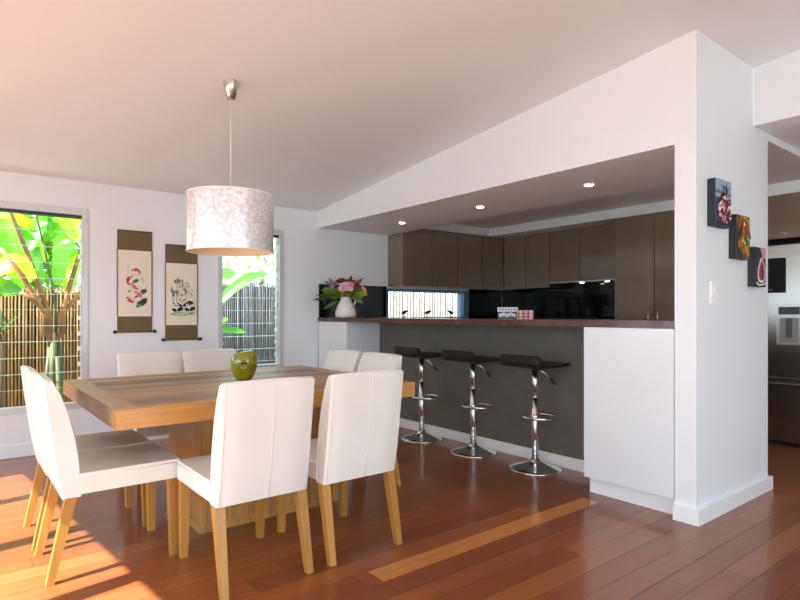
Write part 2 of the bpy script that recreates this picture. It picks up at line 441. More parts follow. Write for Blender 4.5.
# ---------------------------------------------------------------- dining chairs
def make_chair(label):
    r = thing('dining_chair', label, 'chair', group='dining chairs around the timber table')
    prof = [(-.225, .372), (-.250, .50), (-.272, .66), (-.290, .80), (-.302, .908), (-.292, .916), (-.263, .910),
            (-.229, .84), (-.198, .76), (-.170, .65), (-.154, .55), (-.148, .48), (-.146, .372)]
    bm_ = MB(); n = len(prof); xs = [-.219, -.208, -.12, 0, .12, .208, .219]
    rings = []
    for x in xs:
        e = abs(x) / .219; ring = []
        for k, (y, z) in enumerate(prof):
            yy = y; zz = z
            if e > .99:     # rounded side edges
                cy = -.262 + (.916 - z) * .14; yy = y + (cy - y) * .16; zz = z - (.008 if z > .9 else 0)
            if z > .9: zz -= .004 * e * e
            if k >= 7: yy -= .010 * (1 - e * e) * (1 if z > .5 else 0)   # slightly dished front
            ring.append(bm_.bm.verts.new((x, yy, zz)))
        rings.append(ring)
    for j in range(len(xs) - 1):
        for k in range(n):
            f = bm_.bm.faces.new((rings[j][k], rings[j][(k + 1) % n], rings[j + 1][(k + 1) % n], rings[j + 1][k]))
    bm_.bm.faces.new(rings[0][::-1]); bm_.bm.faces.new(rings[-1])
    b = smooth_by_angle(bm_.build('backrest', LEATHER, r), .75)
    s = MB()
    rear = [(-.2256, .375), (-.2506, .50), (-.2726, .66), (-.2906, .80), (-.3016, .905)]
    s.tube([(.02, y, z) for y, z in rear], .0022, 6)
    for sx in (-1, 1):
        s.tube([(sx * .205, y + .001, z) for y, z in rear], .0022, 6)
    s.build('seam', SEAM, b)
    # seat cushion, slightly domed
    st = MB(); nx, ny = 8, 8
    st.box(-.224, .224, -.165, .285, .385, .478, bev=.018, seg=3)
    so = st.build('seat', LEATHER, r)
    for v in so.data.vertices:
        if v.co.z > .45: v.co.z += .010 * (1 - (v.co.x / .224) ** 2) * (1 - ((v.co.y - .06) / .225) ** 2)
    smooth_by_angle(so, .7)
    tp = MB(); tp.tube([(-.2245, -.15, .462), (-.2245, .27, .462)], .0022, 6); tp.tube([(.2245, -.15, .462), (.2245, .27, .462)], .0022, 6); tp.tube([(-.21, .2855, .462), (.21, .2855, .462)], .0022, 6)
    tp.build('seam', SEAM, so)
    def leg(x, ytop, ybot, ztop, wt, wb):
        l = MB(); hw, hb = wt / 2, wb / 2; xb = x * 1.02
        l.hexa([(xb - hb, ybot - hb, 0), (xb + hb, ybot - hb, 0), (xb + hb, ybot + hb, 0), (xb - hb, ybot + hb, 0)],
               [(x - hw, ytop - hw, ztop), (x + hw, ytop - hw, ztop), (x + hw, ytop + hw, ztop), (x - hw, ytop + hw, ztop)], bev=.003, seg=1)
        l.build('leg', LEGW, r)
    for sx in (-1, 1):
        leg(sx * .198, -.19, -.272, .374, .047, .032)
        leg(sx * .198, .255, .260, .387, .046, .034)
    return r
chairs = [
    ((1.104, 2.60), 0, 'white leather dining chair seen from behind, in front of the green vase'),
    ((1.632, 2.60), 0, 'white leather dining chair seen from behind, nearest the bar stools'),
    ((.615, 3.13), -PI / 2, 'white leather dining chair in side view at the table\'s left end, nearest the camera'),
    ((.610, 3.615), -PI / 2, 'white leather dining chair at the left end of the table, mostly hidden behind its twin'),
    ((1.18, 4.27), PI, 'white leather dining chair across the table under the koi scroll'),
    ((1.64, 4.27), PI, 'white leather dining chair across the table under the panda scroll'),
    ((2.192, 3.33), PI / 2, 'white leather dining chair at the right end of the table, closest to the bar stools'),
    ((2.192, 3.82), PI / 2, 'white leather dining chair at the right end of the table, below the jug of flowers'),
]
c0 = None
for (x, y), rz, lab in chairs:
    if c0 is None:
        c0 = make_chair(lab); c0.location = (x, y, 0); c0.rotation_euler = (0, 0, rz)
    else: dup(c0, (x, y, 0), rz, lab)

# ---------------------------------------------------------------- green vase with a hole
VASE = mat('olive_green_glaze', srgb(140, 140, 12), .1, coat=1.0, noise=((14, 14, 9), srgb(112, 112, 8)))
r = thing('vase', 'round olive green glazed vase with a tilted mouth, on the dining table', 'vase', (1.53, 3.60, .761))
prof = [(.0, 0), (.044, 0), (.052, .006), (.068, .034), (.082, .075), (.0885, .115), (.085, .148), (.070, .176), (.054, .188), (.046, .190),
        (.044, .182), (.056, .172), (.074, .145), (.079, .11), (.073, .07), (.060, .03), (.045, .012), (.0, .010)]
mb = MB()
def tilt(p, a):
    k = max(0, p.z - .09) / .1
    return Vector((p.x + .004 * k, p.y, p.z + k * .008 * math.cos(a + .9)))
mb.lathe(prof, 40, VASE, fn=tilt)
bmesh.ops.remove_doubles(mb.bm, verts=mb.bm.verts[:], dist=1e-5)
vo = mb.build('body', None, r)
cut = MB(); dirv = Vector((-1.53, -3.60, 0)).normalized(); side = Vector((dirv.y, -dirv.x, 0))
cc = dirv * .082 + Vector((0, 0, .115))
rotm = Matrix((side, dirv, UP)).transposed()
cut.ball(cc, .020, .045, .012, None, 20, 12, rotm)
co = cut.build('cutter', None); co.parent = r
bpy.context.view_layer.update()
md = vo.modifiers.new('hole', 'BOOLEAN'); md.object = co; md.operation = 'DIFFERENCE'; md.solver = 'EXACT'
dg = bpy.context.evaluated_depsgraph_get()
nm = bpy.data.meshes.new_from_object(vo.evaluated_get(dg)); vo.modifiers.clear(); vo.data = nm; nm.name = 'body'
for p_ in nm.polygons: p_.use_smooth = True; p_.material_index = 0
if not nm.materials: nm.materials.append(VASE)
bpy.data.objects.remove(co, do_unlink=True)
lip = MB()
pts = [cc + rotm @ Vector((.022 * math.cos(a), 0, .014 * math.sin(a))) for a in [2 * PI * k / 24 for k in range(24)]]
pts = [Vector((p.x, p.y, 0)).normalized() * .0865 + Vector((0, 0, p.z)) for p in pts]
lip.tube(pts, .005, 8, VASE, closed=True); lip.build('rim', None, r)

# ---------------------------------------------------------------- pendant lamp
SHELL = mat('capiz_shell', (.84, .82, .81, 1), .3, .3, coat=1.0, coat_rough=.14, bump=(60, .4), noise=((45, 45, 45), (.60, .57, .56, 1)))
SHIN = mat('shade_lining', srgb(238, 214, 178), .7)
LX, LY = 1.352, 3.382; LZ = ceil_z(LY)
r = thing('pendant_lamp', 'white shell drum pendant lamp hanging over the dining table', 'pendant lamp', (LX, LY, LZ))
mb = MB(); mb.lathe([(.046, .004), (.046, -.012), (.026, -.102), (.0, -.104)], 32, NICKEL); mb.build('canopy', None, r)
mb = MB(); mb.tube([(0, 0, -.10), (0, 0, -.70)], .0032, 8, mat('clear_cord', (.75, .73, .70, 1), .3)); mb.build('cord', None, r)
zt, zb, R = 1.928 - LZ, 1.582 - LZ, .258
mb = MB(); prof = []
N = 12
mb.lathe([(R, zb + (zt - zb) * k / N) for k in range(N + 1)], 64, SHELL)
mb.lathe([(R - .005, zt + (zb - zt) * k / N) for k in range(N + 1)], 64, SHIN)
mb.lathe([(R, zt), (R - .005, zt)], 64, SHELL); mb.lathe([(R - .005, zb), (R, zb)], 64, SHELL)
sh = mb.build('lamp_shade', None, r, recalc=False)
for z in (zt, zb):
    mb = MB(); mb.tube([((R - .002) * math.cos(a), (R - .002) * math.sin(a), z) for a in [2 * PI * k / 64 for k in range(64)]], .0045, 6, closed=True)
    mb.build('hoop', mat('hoop_white', (.84, .80, .75, 1), .4), sh)
mb = MB()
for k in range(3):
    a = 2 * PI * k / 3; mb.tube([(0, 0, zt - .01), ((R - .004) * math.cos(a), (R - .004) * math.sin(a), zt - .01)], .003, 6)
mb.build('spider', NICKEL, sh)
mb = MB(); mb.lathe([(0, zt - .01), (.02, zt - .01), (.02, zt - .075), (0, zt - .075)], 20); mb.build('socket', TRIM, r)
mb = MB(); mb.ball((0, 0, zt - .115), .032, .032, .042); mb.build('bulb', mat('frosted_bulb', (.9, .88, .82, 1), .3), r)

# ---------------------------------------------------------------- breakfast bar
r = thing('breakfast_bar', 'grey fronted breakfast bar with white end cabinets under the dark counter', 'breakfast bar', (3.6, 3.6, 0))
def L_(mb, name, m, loc=(3.6, 3.6, 0)):
    for v in mb.bm.verts: v.co -= Vector(loc)
    return mb.build(name, m, r)
mb = MB(); mb.box(3.77, 3.80, 2.22, 5.12, 0, 1.114); L_(mb, 'back_panel', GREYP)
mb = MB(); mb.box(3.755, 3.77, 2.22, 5.12, 0, .088, bev=.002); L_(mb, 'skirting', TRIM)
mb = MB(); mb.box(XW + .002, 3.92, YP + .129, 2.215, .112, 1.112, bev=.003); L_(mb, 'end_cabinet', GLOSSW)
mb = MB(); mb.box(XW + .055, 3.90, YP + .129, 2.205, 0, .112); L_(mb, 'kickboard', TRIM)
mb = MB(); mb.box(XW + .002, 3.92, 5.125, YF - .02, .112, 1.112, bev=.003); L_(mb, 'end_cabinet', GLOSSW)
mb = MB(); mb.box(XW + .055, 3.90, 5.135, YF - .02, 0, .112); L_(mb, 'kickboard', TRIM)
mb = MB(); mb.box(XW - .003, 3.95, YP + .125, YF - .002, 1.114, 1.159, bev=.003)
tag(mb.build('countertop', BARTOP), 'long dark red brown countertop running along the breakfast bar', 'countertop')

# ---------------------------------------------------------------- bar stools
def make_stool(label):
    r = thing('bar_stool', label, 'bar stool', group='bar stools along the breakfast bar')
    mb = MB(); mb.lathe([(.0, 0), (.195, 0), (.2, .004), (.196, .010), (.15, .022), (.10, .036), (.06, .052), (.036, .068), (.030, .085), (.0, .085)], 48); mb.build('base', CHROME, r)
    mb = MB(); mb.lathe([(0, .08), (.0255, .08), (.0255, .56), (.0, .56)], 24); mb.build('column', CHROME, r)
    mb = MB(); mb.lathe([(0, .55), (.0250, .55), (.0250, .785), (.0, .785)], 24); mb.build('gas_lift', CHROME, r)
    mb = MB(); mb.lathe([(.0255, .556), (.0258, .558), (.0258, .561), (.0250, .563)], 24); mb.build('collar', CHROME, r)
    # footrest hoop reaching forward (+x = towards the bar)
    mb = MB()
    pts = []
    for k in range(28):
        a = 2 * PI * k / 28
        pts.append((.055 + .125 * math.cos(a), .135 * math.sin(a), .40))
    mb.tube(pts, .0105, 10, closed=True)
    mb.lathe([(.0265, .375), (.033, .38), (.033, .42), (.0265, .425)], 20)
    mb.tube([(-.068, 0, .40), (-.028, 0, .40)], .010, 8)
    mb.build('footrest', CHROME, r)
    # seat: thin dished pan with a thick low backrest roll on the -x side
    prof = [(-.208, .882), (-.196, .890), (-.180, .884), (-.168, .86), (-.158, .832), (-.135, .818), (-.08, .812), (.02, .812), (.12, .816), (.185, .822),
            (.200, .817), (.196, .806), (.12, .798), (.02, .793), (-.08, .792), (-.15, .794), (-.178, .800), (-.194, .815), (-.202, .84)]
    mb = MB(); n = len(prof); ys = [-.182, -.174, -.09, 0, .09, .174, .182]; rings = []
    for y in ys:
        e = abs(y) / .182; q = .0 if e < .99 else .14
        rings.append([mb.bm.verts.new((x + (-.0 - x) * q * .25, y, z + (.82 - z) * q * (1.6 if x < -.15 else 1) * .6)) for x, z in prof])
    for j in range(len(ys) - 1):
        for k in range(n): mb.bm.faces.new((rings[j][k], rings[j][(k + 1) % n], rings[j + 1][(k + 1) % n], rings[j + 1][k]))
    mb.bm.faces.new(rings[0]); mb.bm.faces.new(rings[-1][::-1])
    smooth_by_angle(mb.build('seat', BLACK, r), .8)
    mb = MB(); mb.box(-.08, .08, -.08, .08, .782, .793, bev=.002); mb.lathe([(.027, .765), (.034, .782)], 20); mb.build('seat_plate', BLACKP, r)
    mb = MB(); pts = [(.02, -.02, .775), (.05, -.05, .745), (.088, -.088, .69)]; mb.tube(pts, .006, 8, CHROME)
    lv = mb.build('lever', None, r)
    mb = MB(); mb.tube([(.082, -.082, .699), (.107, -.107, .655)], .011, 10); mb.build('grip', BLACKP, lv)
    return r
s0 = make_stool('chrome bar stool with black seat, nearest the white end cabinet'); s0.location = (3.548, 2.79, 0)
dup(s0, (3.548, 3.455, 0), 0, 'chrome bar stool with black seat, in the middle of the row of three')
dup(s0, (3.548, 4.140, 0), 0, 'chrome bar stool with black seat, furthest along the bar by the dining chairs')

# ---------------------------------------------------------------- kitchen cupboards
def door(mb_args, parent, root_loc, name='door', m=CAB):
    mb = MB(); mb.box(*mb_args, bev=.002, seg=1)
    for v in mb.bm.verts: v.co -= Vector(root_loc)
    return mb.build(name, m, parent)
def part(args, name, m, parent, loc, bev=.0):
    mb = MB(); mb.box(*args, bev=bev)
    for v in mb.bm.verts: v.co -= Vector(loc)
    return mb.build(name, m, parent)
ZB, ZT = 1.55, 2.282
def cab_far(x0, x1, split, label, end=False):
    loc = ((x0 + x1) / 2, 5.6, ZB); r = thing('overhead_cabinet', label, 'cabinet', loc, group='overhead kitchen cabinets')
    part((x0, x1, 5.452, YF - .002, ZB, ZT), 'body', CABLIT if not end else CAB, r, loc)
    if end: part((x0, x0 + .018, 5.43, 5.451, ZB, ZT), 'end_panel', CAB, r, loc)
    for a, b in ((x0, split), (split, x1)): door((a + (.02 if end and a == x0 else .005), b - .005, 5.43, 5.449, ZB + .002, ZT - .003), r, loc)
cab_far(4.345, 5.285, 4.83, 'taupe overhead double cabinet above the kitchen window, beside the white wall', True)
cab_far(5.287, 6.196, 5.765, 'taupe overhead double cabinet in the kitchen corner, right of the window')
def cab_back(y0, y1, split, zb, label):
    loc = (6.35, (y0 + y1) / 2, zb); r = thing('overhead_cabinet', label, 'cabinet', loc, group='overhead kitchen cabinets')
    part((6.222, XEND - .002, y0, y1, zb, ZT), 'body', CABIN, r, loc)
    for a, b in ((y0, split), (split, y1)): door((6.2, 6.219, a + .005, b - .005, zb + .002, ZT - .003), r, loc)
cab_back(4.64, 5.425, 5.037, ZB, 'taupe overhead double cabinet behind the two small tins, next to the corner')
cab_back(3.66, 4.637, 4.18, 1.622, 'taupe overhead double cabinet over the slim range hood')
# range hood
loc = (6.35, 4.15, 1.58); r = thing('range_hood', 'slim steel range hood under the overhead cabinet beside the pantry', 'range hood', loc)
part((6.205, XEND - .01, 3.66, 4.637, 1.598, 1.62), 'body', STEEL, r, loc, .002)
part((6.17, 6.204, 3.66, 4.637, 1.60, 1.619), 'front_lip', STEEL, r, loc, .002)
for y in (4.19, 3.84):
    mb = MB(); mb.lathe([(.0, -.003 + 1.598), (.024, 1.595), (.027, 1.599)], 16, cx=6.26, cy=y)
    for v in mb.bm.verts: v.co -= Vector(loc)
    mb.build('hood_lamp', BULB, r)
# pantry
loc = (6.2, 3.05, 0); r = thing('pantry_cabinet', 'tall taupe two door pantry cabinet right of the range hood', 'cabinet', loc)
part((5.922, XEND - .002, 2.60, 3.525, 0, 2.283), 'body', CABIN, r, loc)
part((5.90, 5.921, 3.505, 3.525, .1, 2.282), 'end_panel', CAB, r, loc)
for a, b, hyy in ((3.064, 3.503, 3.115), (2.602, 3.060, 3.012)):
    d = door((5.90, 5.919, a, b, .1, 2.281), r, loc)
    mb = MB(); mb.tube([(5.868, hyy, 1.05), (5.868, hyy, 1.278)], .007, 8); mb.tube([(5.868, hyy, 1.07), (5.90, hyy, 1.07)], .005, 8); mb.tube([(5.868, hyy, 1.258), (5.90, hyy, 1.258)], .005, 8)
    for v in mb.bm.verts: v.co -= Vector(loc)
    mb.build('handle', mat('warm_steel', (.68, .62, .52, 1), .25, 1), d)
# cabinet above fridge and its side gables
loc = (6.2, 1.7, 1.88); r = thing('overhead_cabinet', 'taupe cabinet above the stainless steel fridge', 'cabinet', loc, group='overhead kitchen cabinets')
part((5.922, XEND - .002, 1.15, 2.21, 1.885, 2.283), 'body', CABIN, r, loc)
for a, b in ((1.15, 1.70), (1.70, 2.21)): door((5.90, 5.919, a + .002, b - .002, 1.887, 2.281), r, loc)
part((5.90, XEND - .002, 2.215, 2.24, .0, 2.283), 'gable', CAB, r, loc)
# black glass splashbacks
mb = MB(); mb.box(XW + .012, 4.318, YF - .012, YF - .002, 1.16, 1.548); tag(mb.build('splashback', SPLASH), 'black glass splashback panel behind the jug of flowers', 'splashback')
mb = MB(); mb.box(5.785, 6.48, YF - .012, YF - .002, .92, 1.548); tag(mb.build('splashback', SPLASH), 'black glass splashback panel right of the kitchen window', 'splashback')
mb = MB(); mb.box(XEND - .012, XEND - .002, 3.53, YF - .014, .92, 1.55); mb.box(XEND - .012, XEND - .002, 3.53, 4.637, 1.55, 1.597); tag(mb.build('splashback', SPLASH), 'black glass splashback behind the tins, under the range hood', 'splashback')
# fridge
loc = (6.2, 1.66, 0); r = thing('fridge', 'stainless steel fridge freezer with water dispenser, right of the white pier', 'fridge', loc)
part((6.03, XEND - .02, 1.17, 2.18, .03, 1.81), 'body', mat('grey_fridge_side', srgb(120, 120, 118), .4), r, loc)
part((6.04, XEND - .03, 1.18, 2.17, 0, .03), 'plinth', BLACKP, r, loc)
FD = mat('fridge_steel', (.44, .44, .41, 1), .24, 1.0, noise=((2, 2, 90), (.41, .41, .38, 1)))
for a, b in ((1.17, 1.60), (1.604, 2.18)):
    d = part((5.96, 6.025, a, b, .625, 1.83), 'door', FD, r, loc, .012)
    yy = a + .03 if a > 1.5 else b - .03
    mb = MB(); mb.tube([(5.925, yy, .75), (5.925, yy, 1.6)], .011, 8); mb.tube([(5.925, yy, .8), (5.962, yy, .8)], .008, 8); mb.tube([(5.925, yy, 1.55), (5.962, yy, 1.55)], .008, 8)
    for v in mb.bm.verts: v.co -= Vector(loc)
    mb.build('handle', STEEL, d)
    if a > 1.5:
        bp = part((5.956, 5.961, 1.862, 2.12, 1.395, 1.715), 'notice_panel', mat('black_gloss_panel', (.008, .008, .008, 1), .5, spec=.2), d, loc, .001)
        part((5.9545, 5.957, 1.965, 2.03, 1.418, 1.428), 'print', flat(120, 120, 118), d, loc)
        part((5.955, 5.962, 1.735, 1.935, .92, 1.295), 'dispenser', mat('dispenser_silver', (.62, .62, .60, 1), .3, .8), d, loc, .003)
        part((5.952, 5.956, 1.752, 1.918, 1.195, 1.265), 'dispenser_display', flat(42, 58, 46, .3), d, loc, .001)
        part((5.9525, 5.956, 1.76, 1.91, .945, 1.165), 'dispenser_recess', flat(150, 150, 148, .4), d, loc, .001)
        part((5.945, 5.956, 1.81, 1.86, .985, 1.165), 'dispenser_paddle', flat(96, 96, 96, .4), d, loc, .003)
d = part((5.96, 6.025, 1.17, 2.18, .035, .605), 'freezer_drawer', FD, r, loc, .012)
mb = MB(); mb.tube([(5.925, 1.25, .565), (5.925, 2.10, .565)], .012, 8); mb.tube([(5.925, 1.30, .565), (5.962, 1.30, .565)], .008, 8); mb.tube([(5.925, 2.05, .565), (5.962, 2.05, .565)], .008, 8)
for v in mb.bm.verts: v.co -= Vector(loc)
mb.build('handle', STEEL, d)

# downlights in the soffit
def downlight(x, y, z, label):
    r = thing('downlight', label, 'downlight', (x, y, z), group='downlights in the soffit above the bar')
    mb = MB(); mb.lathe([(.034, -.001), (.046, -.001), (.046, -.006), (.040, -.010), (.034, -.008), (.034, -.001)], 28); mb.build('trim_ring', TRIM, r)
    mb = MB(); mb.lathe([(0, -.006), (.020, -.007), (.034, -.004)], 20); mb.build('lamp', BULB, r)
    l = bpy.data.lights.new('downlight_beam', 'SPOT'); l.energy = 9; l.color = (1, .84, .62); l.spot_size = 1.9; l.spot_blend = .7; l.shadow_soft_size = .035
    lo = bpy.data.objects.new('downlight_beam', l); C.objects.link(lo); lo.parent = r; lo.location = (0, 0, -.02)
    return r
downlight(3.84, 2.51, 2.194, 'round downlight nearest the white pier, first in the soffit row')
downlight(3.84, 3.65, 2.194, 'round downlight in the middle of the soffit row')
downlight(3.85, 4.82, 2.194, 'round downlight furthest along the soffit, above the jug of flowers')

# ---------------------------------------------------------------- pictures
def rot2(x, y, a): return (x * math.cos(a) - y * math.sin(a), x * math.sin(a) + y * math.cos(a))
class Art:
    """flat coloured marks on a panel: local x right, z up, each mark a hair in front of the last, facing -y"""
    def __init__(s, box=None): s.mb = MB(); s.k = 0; s.b = box
    def poly(s, pts, col):
        if s.b: pts = [(min(max(x, -s.b[0]), s.b[0]), min(max(z, .003), s.b[1])) for x, z in pts]
        s.k += 1; y = -.00025 * s.k
        s.mb.face([(x, y, z) for x, z in pts], flat(*col)); return s
    def ell(s, cx, cz, rx, rz, col, a=0, n=14):
        P = []
        for k in range(n):
            q = rot2(rx * math.cos(2 * PI * k / n), rz * math.sin(2 * PI * k / n), a); P.append((cx + q[0], cz + q[1]))
        return s.poly(P, col)
    def stroke(s, pts, w0, w1, col):
        Lp, Rp = [], []
        for i, (x, z) in enumerate(pts):
            a = pts[max(0, i - 1)]; b = pts[min(len(pts) - 1, i + 1)]; dx, dz = b[0] - a[0], b[1] - a[1]; l = math.hypot(dx, dz) or 1
            w = (w0 + (w1 - w0) * i / (len(pts) - 1)) / 2; Lp.append((x - dz / l * w, z + dx / l * w)); Rp.append((x + dz / l * w, z - dx / l * w))
        return s.poly(Lp + Rp[::-1], col)
    def build(s, name, parent, loc): return s.mb.build(name, None, parent, loc=loc, recalc=False)

BROC = mat('olive_brocade', srgb(112, 96, 62), .75, noise=((160, 160, 160), srgb(100, 85, 54)))
PAPER = mat('cream_scroll_paper', srgb(232, 222, 204), .8)
DARKW = mat('black_lacquer', (.015, .012, .012, 1), .3)
def scroll(x0, x1, z0, z1, label, tb, bb, drawing):
    cx, w, h = (x0 + x1) / 2, x1 - x0, z1 - z0
    r = thing('hanging_scroll', label, 'wall scroll', (cx, YF - .004, z0), group='painted scrolls on the wall')
    mb = MB(); mb.box(-w / 2, w / 2, -.003, 0, 0, h); mb.build('backing', BROC, r)
    mb = MB(); mb.box(-w / 2 + .008, w / 2 - .008, -.0045, -.0028, bb, h - tb); mb.build('paper', PAPER, r)
    for s in (-1, 1):
        mb = MB(); mb.box(s * w / 2 - .004, s * w / 2 + .004, -.005, -.001, bb, h - tb); mb.build('border', flat(150, 112, 92), r)
    mb = MB(); mb.tube([(-w / 2 - .012, -.008, 0), (w / 2 + .012, -.008, 0)], .010, 12); ro = mb.build('roller', BROC, r)
    for s in (-1, 1):
        mb = MB(); mb.tube([(s * (w / 2 + .008), -.008, 0), (s * (w / 2 + .034), -.008, 0)], .016, 14); mb.build('knob', DARKW, ro)
    mb = MB(); mb.tube([(-w / 2, -.006, h), (w / 2, -.006, h)], .006, 10); mb.build('rod', flat(96, 70, 50), r)
    A = Art(); drawing(A, w, h); A.build('painting', r, (0, -.0048, 0))
def koi(A, w, h):
    def P(px, py): return ((px - 147) / 169 * w, (555 - py) / 505 * h)
    def fish(pts, red):
        q = [P(*p) for p in pts]
        A.stroke(q, .046, .014, (236, 214, 206)); A.stroke([((a[0] * .5 + b[0] * .5), a[1] * .5 + b[1] * .5) for a, b in zip(q, q[1:])], .034, .010, red)
        a, b = q[-1], q[-2]; dx, dz = a[0] - b[0], a[1] - b[1]
        A.poly([a, (a[0] + dx * .5 - dz * .5, a[1] + dz * .5 + dx * .5), (a[0] + dx * .3, a[1] + dz * .3), (a[0] + dx * .5 + dz * .5, a[1] + dz * .5 - dx * .5)], (232, 170, 166))
        c = q[0]; A.ell(c[0], c[1], .012, .009, (210, 60, 62))
    for cx, cy, rx, ry, c in ((150, 300, .030, .016, (70, 100, 84)), (188, 352, .034, .022, (66, 84, 76)), (180, 410, .050, .028, (40, 66, 58)), (192, 398, .030, .022, (28, 44, 46)), (165, 424, .03, .015, (84, 130, 104)), (182, 292, .02, .03, (190, 216, 150)), (120, 352, .012, .010, (120, 130, 120))):
        x, z = P(cx, cy); A.ell(x, z, rx, ry, c, .5)
    fish([(135, 246), (152, 240), (168, 248), (172, 262), (164, 272)], (206, 62, 70))
    fish([(130, 278), (114, 288), (108, 305), (116, 320), (130, 326)], (196, 44, 58))
    fish([(132, 316), (142, 330), (156, 340), (168, 342)], (214, 60, 60))
    fish([(180, 364), (164, 372), (148, 378), (140, 392)], (200, 50, 66))
    fish([(110, 385), (118, 398), (134, 408), (150, 408)], (196, 48, 56))
    fish([(150, 355), (166, 366), (178, 380), (172, 392)], (216, 96, 96))
    rnd = random.Random(4)
    for k in range(26):
        x, z = P(rnd.uniform(105, 205), rnd.uniform(235, 425)); A.stroke([(x, z), (x + rnd.uniform(-.02, .02), z + rnd.uniform(.008, .03))], .003, .001, rnd.choice([(120, 140, 120), (200, 150, 150), (90, 100, 96)]))
    for k in range(4):
        x, z = P(112 + 3 * (k % 2), 225 + k * 8); A.stroke([(x - .006, z), (x + .006, z - .004)], .004, .002, (110, 104, 96))
def pandas(A, w, h):
    def P(px, py): return ((px - 135) / 164 * w, (545 - py) / 493 * h)
    rnd = random.Random(9)
    for x0, y0, x1, y1 in ((105, 400, 112, 215), (150, 350, 165, 245), (92, 350, 84, 260)):
        A.stroke([P(x0, y0), P((x0 + x1) / 2 + 3, (y0 + y1) / 2), P(x1, y1)], .007, .003, (130, 146, 140))
    for k in range(60):
        cx, cy = rnd.choice([(108, 232), (125, 240), (158, 258), (95, 285), (140, 275), (165, 290), (120, 300), (100, 300)])
        x, z = P(cx + rnd.uniform(-18, 18), cy + rnd.uniform(-14, 14)); a = rnd.uniform(-2.6, -.4); l = rnd.uniform(.02, .045)
        A.stroke([(x, z), (x + l * .5 * math.cos(a), z + l * .5 * math.sin(a)), (x + l * math.cos(a), z + l * math.sin(a))], .009, .001, rnd.choice([(66, 82, 88), (96, 112, 116), (140, 156, 158), (54, 66, 72)]))
    for k in range(22):
        x, z = P(rnd.uniform(78, 188), rnd.uniform(402, 420)); A.stroke([(x - .02, z), (x + .02, z + .002)], .010, .004, rnd.choice([(150, 190, 130), (176, 206, 150), (120, 168, 104)]))
    for cx, cy, s in ((103, 375, 1.0), (132, 352, .85), (165, 372, 1.0)):
        x, z = P(cx, cy)
        A.ell(x + .012 * s, z - .012, .044 * s, .030 * s, (228, 224, 216)); A.ell(x + .038 * s, z - .022, .030 * s, .018 * s, (28, 26, 28), .4); A.ell(x - .016 * s, z - .030, .024 * s, .015 * s, (24, 22, 26), -.5)
        A.ell(x, z + .014 * s, .026 * s, .022 * s, (240, 236, 230))
        for sx in (-1, 1):
            A.ell(x + sx * .021 * s, z + .034 * s, .009 * s, .009 * s, (22, 20, 22)); A.ell(x + sx * .010 * s, z + .015 * s, .006 * s, .008 * s, (26, 24, 26), sx * .5)
        A.ell(x, z + .004 * s, .005 * s, .0035 * s, (30, 26, 28))
    for cx, cy in ((168, 350), (178, 355), (180, 388)):
        x, z = P(cx, cy); A.ell(x, z, .024, .014, (38, 36, 40), .3)
scroll(1.206, 1.512, 1.034, 1.977, 'tall hanging scroll of red koi, left of the pair', .181, .144, koi)
scroll(1.632, 1.945, .950, 1.875, 'hanging scroll of pandas and bamboo, partly behind the pendant lamp', .178, .141, pandas)

# three small canvases stepping down the pier (they face -y)
def canvas(x0, x1, z0, z1, label, side_col, base_col, drawing):
    w, h = x1 - x0, z1 - z0; r = thing('canvas_painting', label, 'painting', ((x0 + x1) / 2, YP, z0), group='three small canvases on the white pier')
    mb = MB(); mb.box(-w / 2, w / 2, -.044, -.001, 0, h, bev=.002); mb.build('stretched_canvas', flat(*side_col), r)
    mb = MB(); mb.box(-w / 2 + .001, w / 2 - .001, -.0452, -.0435, .001, h - .001); mb.build('painted_ground', flat(*base_col), r)
    A = Art((w / 2 - .003, h - .003)); drawing(A, w, h); A.build('picture', r, (0, -.0454, 0))
def art1(A, w, h):
    rnd = random.Random(2)
    hw = w / 2 - .004
    A.poly([(-hw, h * .62), (hw, h * .62), (hw, h - .004), (-hw, h - .004)], (150, 170, 190))
    A.poly([(-hw, h * .70), (hw, h * .66), (hw, h * .74), (-hw, h * .76)], (84, 110, 138))
    A.poly([(-hw, .004), (hw, .004), (hw, h * .14), (-hw, h * .10)], (40, 40, 74))
    A.ell(0, h * .36, w * .44, h * .30, (96, 26, 50)); A.ell(0, h * .62, w * .2, h * .12, (110, 40, 64))
    for k in range(70):
        a = rnd.uniform(0, 6.28); q = math.sqrt(rnd.random()); x, z = q * w * .40 * math.cos(a), h * .38 + q * h * .29 * math.sin(a)
        A.ell(x, z, rnd.uniform(.005, .013), rnd.uniform(.007, .018), rnd.choice([(236, 196, 206), (214, 120, 144), (150, 30, 60), (250, 236, 236), (120, 20, 44), (74, 16, 40)]), rnd.uniform(0, 3))
    A.stroke([(0, h * .68), (-.004, h * .80), (0, h * .92)], .034, .008, (36, 40, 52))
    A.stroke([(-.05, h * .84), (0, h * .80), (.06, h * .83)], .010, .004, (44, 52, 66)); A.stroke([(.03, h * .74), (.0, h * .78), (-.035, h * .90)], .008, .003, (44, 52, 66))
